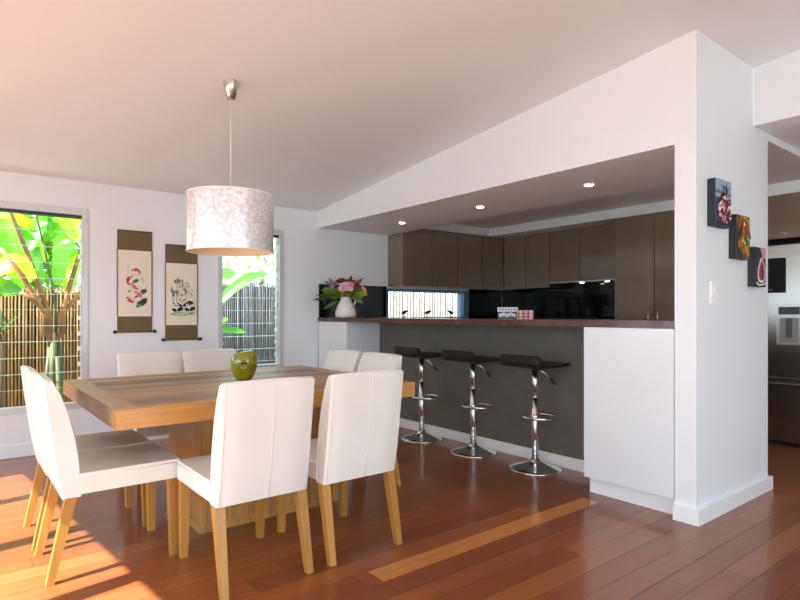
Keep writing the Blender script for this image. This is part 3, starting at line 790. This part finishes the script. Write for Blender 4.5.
def art2(A, w, h):
    rnd = random.Random(5); hw = w / 2 - .003
    A.poly([(-hw, .003), (-hw * .1, .003), (-hw * .3, h * .5), (-hw, h * .8)], (30, 46, 60)); A.poly([(0, h - .003), (hw, h - .003), (hw, h * .6)], (190, 160, 60))
    for k in range(40):
        x, z = rnd.uniform(-hw * .7, hw * .7), rnd.uniform(.03, h * .94)
        c = rnd.choice([(214, 150, 30), (228, 190, 60), (200, 80, 36), (166, 96, 28)]) if z < h * .5 else rnd.choice([(206, 66, 40), (180, 50, 34), (220, 130, 50), (120, 110, 40)])
        pts = [(x, z), (x + rnd.uniform(-.02, .02), z + .02), (x + rnd.uniform(-.03, .03), z + .045)]
        A.stroke(pts, rnd.uniform(.010, .024), .004, c)
    A.stroke([(-.055, h * .62), (-.01, h * .86), (.04, h * .80), (.085, h * .48)], .010, .018, (64, 34, 22))
    A.ell(.025, h * .50, .024, .042, (34, 86, 56), .2); A.ell(.032, h * .5, .010, .024, (90, 150, 90), .2); A.ell(-.028, h * .70, .016, .036, (206, 50, 36), -.3); A.ell(-.012, h * .80, .011, .013, (246, 236, 214))
    A.stroke([(-.04, h * .44), (0, h * .34), (.01, h * .2), (.05, h * .1)], .018, .010, (236, 206, 60)); A.stroke([(.03, h * .3), (.04, h * .18), (.02, h * .06)], .022, .012, (226, 120, 30))
def art3(A, w, h):
    hw = w / 2 - .003
    A.poly([(-hw * .05, h - .003), (hw, h - .003), (hw, h * .72), (hw * .45, h * .74)], (216, 140, 158))
    A.poly([(-hw, .003), (hw, .003), (hw, h * .1), (-hw, h * .16)], (60, 50, 52))
    pear = [(.02, h * .78), (.055, h * .62), (.082, h * .40), (.070, h * .18), (.03, h * .09), (-.03, h * .12), (-.055, h * .28), (-.035, h * .52), (-.005, h * .70)]
    A.poly(pear, (236, 220, 222)); A.poly([(x * .78 + .008, h * .40 + (z - h * .40) * .80) for x, z in pear], (164, 70, 88))
    A.ell(.022, h * .38, .026, .056, (120, 40, 56)); A.ell(.026, h * .40, .010, .026, (66, 20, 30)); A.stroke([(.02, h * .78), (-.01, h * .88), (-.05, h * .97)], .012, .02, (40, 34, 36))
    A.stroke([(-.07, h * .10), (-.02, h * .03), (.05, h * .07), (.085, h * .12)], .012, .008, (238, 232, 226)); A.stroke([(-.08, h * .5), (-.05, h * .3), (-.07, h * .18)], .012, .004, (120, 110, 116))
canvas(3.468, 3.686, 1.716, 1.990, 'small canvas of red and pink blossom, highest of the three steps', (34, 42, 50), (70, 84, 112), art1)
canvas(3.764, 3.968, 1.543, 1.812, 'small yellow and orange abstract canvas, middle of the three steps', (38, 40, 46), (112, 86, 32), art2)
canvas(4.052, 4.232, 1.378, 1.633, 'small dark canvas with pink fruit, lowest of the three steps', (44, 44, 50), (50, 46, 50), art3)

# light switch on the pier
r = thing('light_switch', 'white double light switch below the stepped canvases', 'light switch', (3.540, YP, 1.325))
mb = MB(); mb.box(-.036, .036, -.010, 0, -.066, .066, bev=.003); mb.build('plate', TRIM, r)
for z in (-.018, .022):
    mb = MB(); mb.box(-.012, .012, -.016, -.009, z - .012, z + .012, bev=.002); mb.build('rocker', mat('switch_white', (.8, .8, .82, 1), .3), r)

# ---------------------------------------------------------------- things on the counter
JUG = mat('speckled_stoneware', srgb(236, 230, 226), .35, noise=((60, 60, 60), srgb(222, 212, 206)))
jx, jy, jz = 3.50, 5.40, 1.159
r = thing('jug', 'round white stoneware jug on the far end of the dark countertop', 'jug', (jx, jy, jz))
mb = MB(); mb.lathe([(0, 0), (.104, 0), (.114, .008), (.120, .04), (.116, .08), (.098, .13), (.070, .18), (.060, .205), (.062, .235), (.055, .235), (.052, .205), (.06, .18), (.085, .13), (.1, .08), (.1, .03), (0, .02)], 40); mb.build('body', JUG, r)
mb = MB(); dx, dy = .784, -.621
mb.tube([(dx * q, dy * q, z) for q, z in ((.060, .225), (.085, .228), (.103, .205), (.106, .17), (.092, .14))], .010, 10); mb.build('handle', JUG, r)
# bouquet
rnd = random.Random(21)
r = thing('bouquet', 'bunch of pink, purple and burgundy flowers standing in the white jug', 'flowers', (jx, jy, jz + .19))
STEM = mat('flower_stem', srgb(70, 100, 40), .6)
def blade(mb, base, tip, width, droop, m, n=6, nrm=None, fold=.15):
    base, tip = Vector(base), Vector(tip); ax = tip - base; L0 = ax.length
    sd = ax.cross(nrm if nrm is not None else UP)
    if sd.length < 1e-4: sd = Vector((1, 0, 0))
    sd.normalize(); up = sd.cross(ax).normalized(); rows = []
    for k in range(n + 1):
        s = k / n; c = base + ax * s - UP * droop * (s * s) * L0 + up * 0
        w = width * (math.sin(PI * min(1, .06 + s * .94)) ** .75) * (1 - .25 * s) / 2
        if k == n: w = width * .01
        rows.append([mb.bm.verts.new(c - sd * w + up * w * fold), mb.bm.verts.new(c), mb.bm.verts.new(c + sd * w + up * w * fold)])
    i = mb.mi(m)
    for k in range(n):
        for q in (0, 1):
            f = mb.bm.faces.new((rows[k][q], rows[k][q + 1], rows[k + 1][q + 1], rows[k + 1][q])); f.material_index = i; f.smooth = True
LEAFB = [mat_leaf('bouquet_leaf_a', srgb(88, 122, 26), .3), mat_leaf('bouquet_leaf_b', srgb(60, 92, 30), .3), mat_leaf('bouquet_leaf_c', srgb(128, 150, 40), .35), mat_leaf('bouquet_leaf_d', srgb(34, 52, 26), .2)]
FLC = [srgb(96, 14, 38), srgb(220, 180, 236), srgb(196, 128, 204), srgb(186, 60, 100), srgb(196, 120, 146), srgb(130, 20, 56), srgb(170, 50, 90)]
FLM = [mat_leaf('petal_%s' % n, c, .3) for n, c in zip(('burgundy', 'lilac', 'mauve', 'rose', 'salmon', 'crimson', 'magenta'), FLC)]
CORE = mat('flower_core', srgb(214, 180, 70), .7)
def screen(du, dv, depth=0):    # an offset across the view at the jug, in metres
    return RT * du + UP * dv - FW * depth
flowers = [(-.05, .27, .06, 0, .055), (-.12, .235, .02, 4, .045), (-.015, .185, .13, 1, .062), (.06, .225, .10, 2, .05), (.11, .25, .05, 5, .05), (.15, .215, -.02, 0, .042), (.20, .175, .04, 4, .042), (.215, .13, .05, 6, .038), (.02, .27, 0, 0, .05), (-.09, .27, -.03, 5, .042), (-.17, .19, .03, 4, .032), (.06, .175, .13, 1, .04), (.02, .22, .12, 1, .045), (-.14, .2, .06, 2, .03)]
sm = MB()
for du, dv, dp, ci, rad in flowers:
    c = screen(du, dv - .05, dp)
    sm.tube([(0, 0, 0), c * .5 + Vector((0, 0, .03)), c], .0028, 6)
for k in range(8): sm.tube([(0, 0, -.15), (rnd.uniform(-.03, .03), rnd.uniform(-.03, .03), .02)], .0028, 6)
sm.build('stems', STEM, r)
for du, dv, dp, ci, rad in flowers:
    c = screen(du, dv - .05, dp); mb = MB(); ax = (c.normalized() + (-FW) * .7 + UP * .3).normalized()
    a1 = ax.cross(UP).normalized(); a2 = ax.cross(a1)
    for ring, (np_, rr, lift) in enumerate(((8, rad, .25), (6, rad * .66, .7), (4, rad * .4, 1.2))):
        for k in range(np_):
            an = 2 * PI * (k + ring * .5) / np_ + rnd.uniform(-.1, .1); dr = a1 * math.cos(an) + a2 * math.sin(an)
            blade(mb, c + dr * .004, c + dr * rr + ax * rr * lift * .6, rr * .95, .0, FLM[ci], 4, nrm=ax, fold=.3)
    mb.ball(c + ax * rad * .15, rad * .14, rad * .14, rad * .14, CORE, 8, 6)
    mb.build('flower', None, r)
for k in range(64):
    du = rnd.uniform(-.24, .23); dv = rnd.uniform(.02, .20) - abs(du) * .15; dp = rnd.uniform(-.06, .13)
    b0 = screen(du * .45, max(.05, dv * .6), dp * .6); tip = screen(du * 1.1, max(dv, .0 if abs(du) > .09 else .07) + rnd.uniform(-.03, .03), dp * 1.1)
    nn = -FW + Vector((rnd.uniform(-.6, .6), rnd.uniform(-.6, .6), rnd.uniform(-.2, .7)))
    mb = MB(); blade(mb, b0, tip, rnd.uniform(.05, .08), rnd.uniform(.0, .2) * (1 if abs(du) > .09 else .3), rnd.choice(LEAFB[:3]), 5, nrm=nn); mb.build('leaf', None, r)
for du, dv, tu, tv, c in ((-.10, .09, -.37, .07, 3), (-.1, .1, -.33, .12, 3), (-.08, .05, -.25, -.04, 1), (.1, .2, .20, .31, 3), (.12, .22, .17, .30, 1), (-.12, .22, -.19, .31, 1), (-.14, .2, -.23, .28, 3), (.05, .25, .07, .34, 3), (-.16, .14, -.28, .17, 1)):
    mb = MB(); blade(mb, screen(du, dv - .05, .03), screen(tu, tv - .05, .06), .045, .05, LEAFB[c], 5, nrm=-FW + UP * .3); mb.build('leaf', None, r)

# two small tins
r = thing('tin', 'small black and white patterned tin with a white lid, on the countertop', 'tin', (3.60, 3.11, 1.159), -.95)
mb = MB(); mb.box(-.076, .076, -.05, .05, 0, .064, bev=.004); mb.build('body', flat(28, 30, 36, .3), r)
mb = MB(); mb.box(-.079, .079, -.053, .053, .060, .096, bev=.005); mb.build('lid', flat(206, 202, 214, .3), r)
A = Art()
for k, (x, rx) in enumerate(((-.055, .012), (-.03, .016), (0, .018), (.03, .016), (.056, .012))):
    A.ell(x, .030 + .008 * (k % 2), rx, .015, (226, 222, 226), .6 * (-1) ** k); A.ell(x + .003, .028 + .008 * (k % 2), rx * .4, .006, (60, 62, 76))
A.build('pattern', r, (0, -.0506, 0))
A = Art()
for k in range(6): A.ell(-.06 + k * .024, .078, .009, .008, (120, 112, 136))
A.build('lid_pattern', r, (0, -.0536, 0))
r = thing('tin', 'small pink and beige checked tin on the countertop, right of the taller one', 'tin', (3.60, 2.93, 1.159), -.95)
mb = MB(); mb.box(-.062, .062, -.045, .045, 0, .070, bev=.005); mb.build('body', flat(196, 164, 156, .35), r)
A = Art()
for k, c in enumerate(((150, 110, 100), (222, 200, 176), (130, 84, 78), (226, 160, 168), (170, 60, 84), (236, 210, 206))): A.poly([(-.056 + k * .019, .004), (-.043 + k * .019, .004), (-.043 + k * .019, .066), (-.056 + k * .019, .066)], c)
for z in (.018, .044): A.poly([(-.058, z), (.058, z), (.058, z + .005), (-.058, z + .005)], (120, 70, 74))
A.build('pattern', r, (0, -.0456, 0))

# three little dark birds on the kitchen window sill
def bird(x, label, flip):
    r = thing('bird_ornament', label, 'ornament', (x, YF + .02, 1.16), group='bird ornaments on the kitchen window sill')
    mb = MB(); mb.tube([(0, 0, 0), (0, 0, .045)], .004, 6); mb.box(-.02, .02, -.015, .015, 0, .005)
    m = Matrix.Rotation(-.35 * flip, 3, 'Y')
    mb.ball((0, 0, .06), .045, .022, .022, None, 12, 8, m); mb.ball((.042 * flip, 0, .078), .018, .015, .016, None, 10, 8)
    mb.hexa([(-.03 * flip, -.012, .05), (-.03 * flip, .012, .05), (-.03 * flip, .012, .056), (-.03 * flip, -.012, .056)], [(-.085 * flip, -.008, .066), (-.085 * flip, .008, .066), (-.085 * flip, .008, .07), (-.085 * flip, -.008, .07)])
    mb.tube([(.056 * flip, 0, .078), (.074 * flip, 0, .074)], .005, 6, r2=.001)
    mb.build('body', mat('dark_metal', (.03, .02, .025, 1), .4), r)
for u, lab, fl in ((404, 'little dark bird ornament on the kitchen sill, nearest the jug', 1), (427.5, 'little dark bird ornament on the kitchen sill, middle of three', 1), (451, 'little dark bird ornament on the kitchen sill, nearest the corner', -1)):
    bird(at(u, 314, Y=YF + .02).x, lab, fl)

# ---------------------------------------------------------------- garden
GRASS = mat('garden_ground', srgb(150, 152, 150), .9, noise=((3, 3, 3), srgb(132, 138, 128)))
mb = MB(); mb.box(-14, 14, -14, 20, -.3, -.1); g_ = struct(mb.build('ground', GRASS))
def fence(x0, x1, y, z1, c1, c2, label, step=.034, rails=(), r_=.014):
    r = thing('bamboo_fence', label, 'fence', (x0, y, -.1)); rnd = random.Random(int(x0 * 10) + 50)
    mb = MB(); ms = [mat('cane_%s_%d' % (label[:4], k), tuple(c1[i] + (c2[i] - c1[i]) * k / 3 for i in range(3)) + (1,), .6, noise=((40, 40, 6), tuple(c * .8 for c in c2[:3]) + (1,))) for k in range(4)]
    x = 0
    while x < x1 - x0:
        top = z1 + .1 + rnd.uniform(-.02, .02); xx = x + rnd.uniform(-.003, .003)
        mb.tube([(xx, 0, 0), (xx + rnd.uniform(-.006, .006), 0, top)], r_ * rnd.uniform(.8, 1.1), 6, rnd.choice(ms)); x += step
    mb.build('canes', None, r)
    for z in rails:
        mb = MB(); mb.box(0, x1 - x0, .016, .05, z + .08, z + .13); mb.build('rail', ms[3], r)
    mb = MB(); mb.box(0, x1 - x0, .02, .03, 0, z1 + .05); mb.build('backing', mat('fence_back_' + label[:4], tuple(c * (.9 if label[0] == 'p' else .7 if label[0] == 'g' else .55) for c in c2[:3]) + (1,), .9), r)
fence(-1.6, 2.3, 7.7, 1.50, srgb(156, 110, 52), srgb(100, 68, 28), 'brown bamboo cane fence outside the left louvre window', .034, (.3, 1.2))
fence(2.34, 4.6, 8.0, 1.66, srgb(104, 102, 104), srgb(74, 70, 72), 'grey weathered cane fence outside the right louvre window', .030, (.5, 1.15, 1.52), .014)  # same fence as the brown stretch, its shade put into the grey
fence(4.9, 9.2, 7.3, 2.3, srgb(250, 242, 236), srgb(214, 194, 180), 'pale bleached cane fence outside the kitchen window', .06, (.6, 1.9), .022)  # same fence again, strong sunlight put into the near-white canes

BAN = [mat_leaf('banana_leaf_a', srgb(110, 190, 30), .6), mat_leaf('banana_leaf_b', srgb(70, 150, 30), .55), mat_leaf('banana_leaf_c', srgb(170, 214, 50), .65)]
STALK = mat('orange_brown_stalk', srgb(160, 100, 52), .5, noise=((14, 14, 5), srgb(112, 76, 40)))
TRUNK = mat('banana_trunk', srgb(84, 90, 34), .6, noise=((10, 10, 3), srgb(50, 38, 22)))
def bigleaf(parent, base, path, width, m, org, n=14, droop=.0, jag=0.0, seed=0):
    """paddle leaf blade along a list of points"""
    rnd = random.Random(seed); pts = [Vector(p) for p in path]
    def ev(s):
        q = s * (len(pts) - 1); i = min(int(q), len(pts) - 2); return pts[i].lerp(pts[i + 1], q - i)
    mb = MB(); rows = []
    face = (FW * -1 + Vector((0, 0, .5))).normalized()
    for k in range(n + 1):
        s = k / n; c = ev(s); d = (ev(min(1, s + .05)) - ev(max(0, s - .05))).normalized(); sd = d.cross(face).normalized()
        w = width / 2 * (math.sin(PI * (.05 + .95 * s)) ** .6) * (1 if k < n else .02) * (1 + rnd.uniform(-jag, jag))
        up = sd.cross(d)
        rows.append([mb.bm.verts.new(c - sd * w + up * w * .28), mb.bm.verts.new(c - sd * w * .5 + up * w * .08), mb.bm.verts.new(c), mb.bm.verts.new(c + sd * w * .5 + up * w * .08), mb.bm.verts.new(c + sd * w + up * w * .28)])
    for k in range(n):
        for q in range(4):
            f = mb.bm.faces.new((rows[k][q], rows[k][q + 1], rows[k + 1][q + 1], rows[k + 1][q])); f.smooth = True
    for v in mb.bm.verts: v.co -= Vector(org)
    return mb.build('leaf', m, parent)
YB = 6.95
base = at(55, 340, Y=YB); org = Vector((base.x, YB, -.1))
r = thing('banana_plant', 'big broad leaved plant with orange stalks outside the left louvre window', 'plant', org)
def rel(p): return Vector(p) - org
mb = MB()
for dx_, dy_, h_, r_ in ((-.02, 0, 1.1, .042), (.06, .05, 1.0, .034), (-.07, .06, .95, .03), (.03, -.05, .85, .03)):
    mb.tube([(dx_ * 1.3, dy_ * 1.3, 0), (dx_ * 1.1, dy_, h_ * .5), (dx_ * .6, dy_ * .6, h_)], r_ * 1.15, 10, TRUNK, r2=r_ * .75)
mb.build('trunk', None, r)
stalks = [((48, 312), (28, 255), (8, 205), YB), ((45, 315), (22, 275), (0, 248), YB - .1), ((62, 312), (72, 278), (85, 238), YB), ((56, 310), (46, 255), (34, 205), YB + .15), ((50, 318), (34, 300), (20, 292), YB - .2), ((60, 316), (74, 300), (92, 280), YB + .1)]
for k, (a, b, c, Y) in enumerate(stalks):
    mb = MB(); P0 = rel(at(a[0], a[1] + 22, Y=YB)); P1 = rel(at(*a, Y=YB)); P2 = rel(at(*b, Y=Y)); P3 = rel(at(*c, Y=Y))
    mb.tube([P0, P1, P2, P3], .034 if k != 3 else .014, 8, r2=.018 if k != 3 else .009); mb.build('stalk', STALK if k != 3 else mat('dark_stalk', srgb(70, 84, 60), .6), r)
leafs = [((8, 205), (-16, 176), (-60, 170), .36, 0), ((8, 208), (26, 190), (70, 186), .30, 2), ((0, 248), (-26, 236), (-70, 244), .30, 1), ((34, 205), (46, 178), (80, 160), .32, 0), ((85, 238), (100, 212), (130, 200), .30, 2), ((84, 242), (70, 214), (30, 200), .26, 2),
         ((24, 262), (6, 232), (-24, 224), .26, 0), ((30, 250), (46, 222), (84, 214), .24, 1), ((20, 292), (0, 288), (-30, 306), .20, 1), ((34, 280), (14, 264), (-20, 280), .24, 2), ((92, 280), (106, 272), (130, 288), .22, 1), ((66, 290), (78, 262), (104, 256), .20, 2), ((42, 285), (30, 246), (2, 218), .20, 1), ((58, 285), (66, 240), (92, 216), .22, 0),
         ((12, 214), (22, 226), (48, 262), .22, 2), ((40, 230), (56, 232), (76, 256), .20, 0), ((0, 250), (10, 262), (24, 290), .18, 0), ((82, 246), (90, 262), (92, 292), .20, 1), ((10, 206), (0, 222), (-6, 258), .24, 2), ((36, 208), (52, 214), (62, 244), .18, 1)]
for k, (a, b, c, w, mi_) in enumerate(leafs):
    Y = YB + (-.15, .1, .25, 0, -.05)[k % 5] + (.35 if k >= 14 else 0)
    bigleaf(r, None, [at(*a, Y=Y), at(*b, Y=Y + .05), at(*c, Y=Y + .1)], w, BAN[mi_], org, n=22, jag=.10, seed=k)
# big leafed plant outside the second window
p0 = at(214, 372, Y=6.9); org = Vector((p0.x, 6.9, -.1))
r = thing('banana_plant', 'young broad leaved plant outside the right louvre window', 'plant', org)
mb = MB(); mb.tube([(0, 0, 0), (.02, 0, .6), rel(at(214, 318, Y=6.9))], .05, 10, TRUNK, r2=.03); mb.build('trunk', None, r)
mb = MB(); mb.tube([rel(at(214, 318, Y=6.9)), rel(at(219, 304, Y=6.85))], .016, 8); mb.build('stalk', mat('green_stalk', srgb(110, 150, 60), .5), r)
bigleaf(r, None, [at(217, 306, Y=6.85), at(232, 290, Y=6.82), at(250, 277, Y=6.8), at(270, 273, Y=6.8)], .15, BAN[1], org, jag=.03, seed=31)
bigleaf(r, None, [at(214, 290, Y=7.0), at(222, 276, Y=7), at(236, 272, Y=7)], .22, BAN[1], org, seed=32)
bigleaf(r, None, [at(214, 330, Y=6.95), at(228, 330, Y=6.95), at(246, 332, Y=6.95)], .10, BAN[1], org, seed=33)
bigleaf(r, None, [at(214, 320, Y=6.95), at(220, 322, Y=6.95), at(228, 318, Y=6.95)], .10, BAN[1], org, seed=34)
# spiky plant at the left edge of the first window
p0 = at(0, 332, Y=6.6); org = Vector((p0.x, 6.6, -.1)); rnd = random.Random(3)
r = thing('spiky_plant', 'dark spiky leaved plant at the left edge of the left window', 'plant', org)
mb = MB(); mb.tube([(0, 0, 0), (0, 0, p0.z + .1)], .04, 10); mb.build('trunk', mat('fibrous_trunk', srgb(96, 76, 52), .9), r)
SP = mat_leaf('spiky_leaf', srgb(46, 76, 40), .25)
for k in range(40):
    a = rnd.uniform(0, 2 * PI); e = rnd.uniform(-.5, 1.2); l = rnd.uniform(.22, .38); dv_ = Vector((math.cos(a) * math.cos(e), math.sin(a) * math.cos(e), math.sin(e)))
    mb = MB(); c = Vector((0, 0, p0.z + .1)); blade(mb, c, c + dv_ * l, .022, .12, SP, 4); mb.build('leaf', None, r)
# leafy trees beyond the fences
def tree(x, y, h, rad, col, label, n, seed, size=.16):
    rnd = random.Random(seed); r = thing('tree', label, 'tree', (x, y, -.1))
    mb = MB(); mb.tube([(0, 0, 0), (.05, 0, h * .5), (0, .05, h * .8)], .09, 10, r2=.05); mb.build('trunk', mat('grey_bark', srgb(110, 96, 80), .9), r)
    mb = MB(); ms = [mat_leaf('tree_leaf_%d_%d' % (seed, k), tuple(min(1, c * f) for c in col[:3]) + (1,), .5) for k, f in enumerate((.7, 1, 1.3))]
    for k in range(n):
        while True:
            q = Vector((rnd.uniform(-1, 1), rnd.uniform(-1, 1), rnd.uniform(-1, 1)))
            if q.length < 1: break
        c = Vector((q.x * rad, q.y * rad * .7, h + q.z * rad * .75)); dv_ = Vector((rnd.uniform(-1, 1), rnd.uniform(-1, 1), rnd.uniform(-.8, .4))).normalized()
        blade(mb, c, c + dv_ * size * rnd.uniform(.7, 1.3), size * .5, .1, rnd.choice(ms), 2)
    o = mb.build('foliage', None, r, recalc=False); o['kind'] = 'stuff'
tree(.35, 9.4, 2.35, 1.35, srgb(120, 184, 44), 'light green leafy tree behind the brown cane fence', 1500, 5, .30)
tree(2.72, 9.3, 2.5, .66, srgb(120, 168, 60), 'yellow green leafy tree behind the right end of the brown fence', 700, 6, .24)
tree(4.75, 10.3, 2.7, 1.0, srgb(150, 184, 120), 'pale green leafy tree behind the grey cane fence', 420, 8, .17)

# ---------------------------------------------------------------- light
w = bpy.data.worlds.new('sky'); sc.world = w; w.use_nodes = True
bg = w.node_tree.nodes['Background']; bg.inputs[0].default_value = (.74, .88, 1.0, 1); bg.inputs[1].default_value = 2.2
sun = bpy.data.lights.new('sun', 'SUN'); sun.energy = 13.0; sun.angle = math.radians(.6); sun.color = (1, .97, .95)
so = bpy.data.objects.new('sun', sun); C.objects.link(so)
az, el = math.radians(9), math.radians(47)
so.rotation_euler = Vector((math.cos(el) * math.cos(az), math.cos(el) * math.sin(az), -math.sin(el))).to_track_quat('-Z', 'Y').to_euler()
so.location = (-6, 2, 8)
def portal(loc, direction, sx, sy):
    l = bpy.data.lights.new('window_portal', 'AREA'); l.shape = 'RECTANGLE'; l.size = sx; l.size_y = sy; l.cycles.is_portal = True
    o = bpy.data.objects.new('window_portal', l); C.objects.link(o); o.location = loc; o.rotation_euler = Vector(direction).to_track_quat('-Z', 'Z').to_euler()
portal((-1.28, 1.6, 1.06), (1, .1, 0), 6.7, 2.12)
portal((1.2, YN - .14, 1.25), (0, 1, 0), 4.2, 2.5)
portal((.26, YF + .14, 1.25), (0, -1, 0), 1.4, 1.78)
portal((2.52, YF + .14, 1.36), (0, -1, 0), .74, 1.53)

# ---------------------------------------------------------------- camera
cam = bpy.data.cameras.new('camera'); cam.sensor_fit = 'HORIZONTAL'; cam.sensor_width = 36; cam.lens = 36 * FPX / 800
cam.shift_y = 14 / 800; cam.clip_start = .05
co = bpy.data.objects.new('camera', cam); C.objects.link(co); co.location = (0, 0, CAM_H)
co.rotation_euler = (PI / 2, 0, -math.atan2(FW.x, FW.y))
sc.camera = co
sc.view_settings.view_transform = 'Standard'; sc.view_settings.look = 'None'; sc.view_settings.gamma = 1; sc.view_settings.use_curve_mapping = False
sc.view_settings.exposure = 1.04
sc.cycles.max_bounces = 12; sc.cycles.diffuse_bounces = 7; sc.cycles.glossy_bounces = 5; sc.cycles.transparent_max_bounces = 24
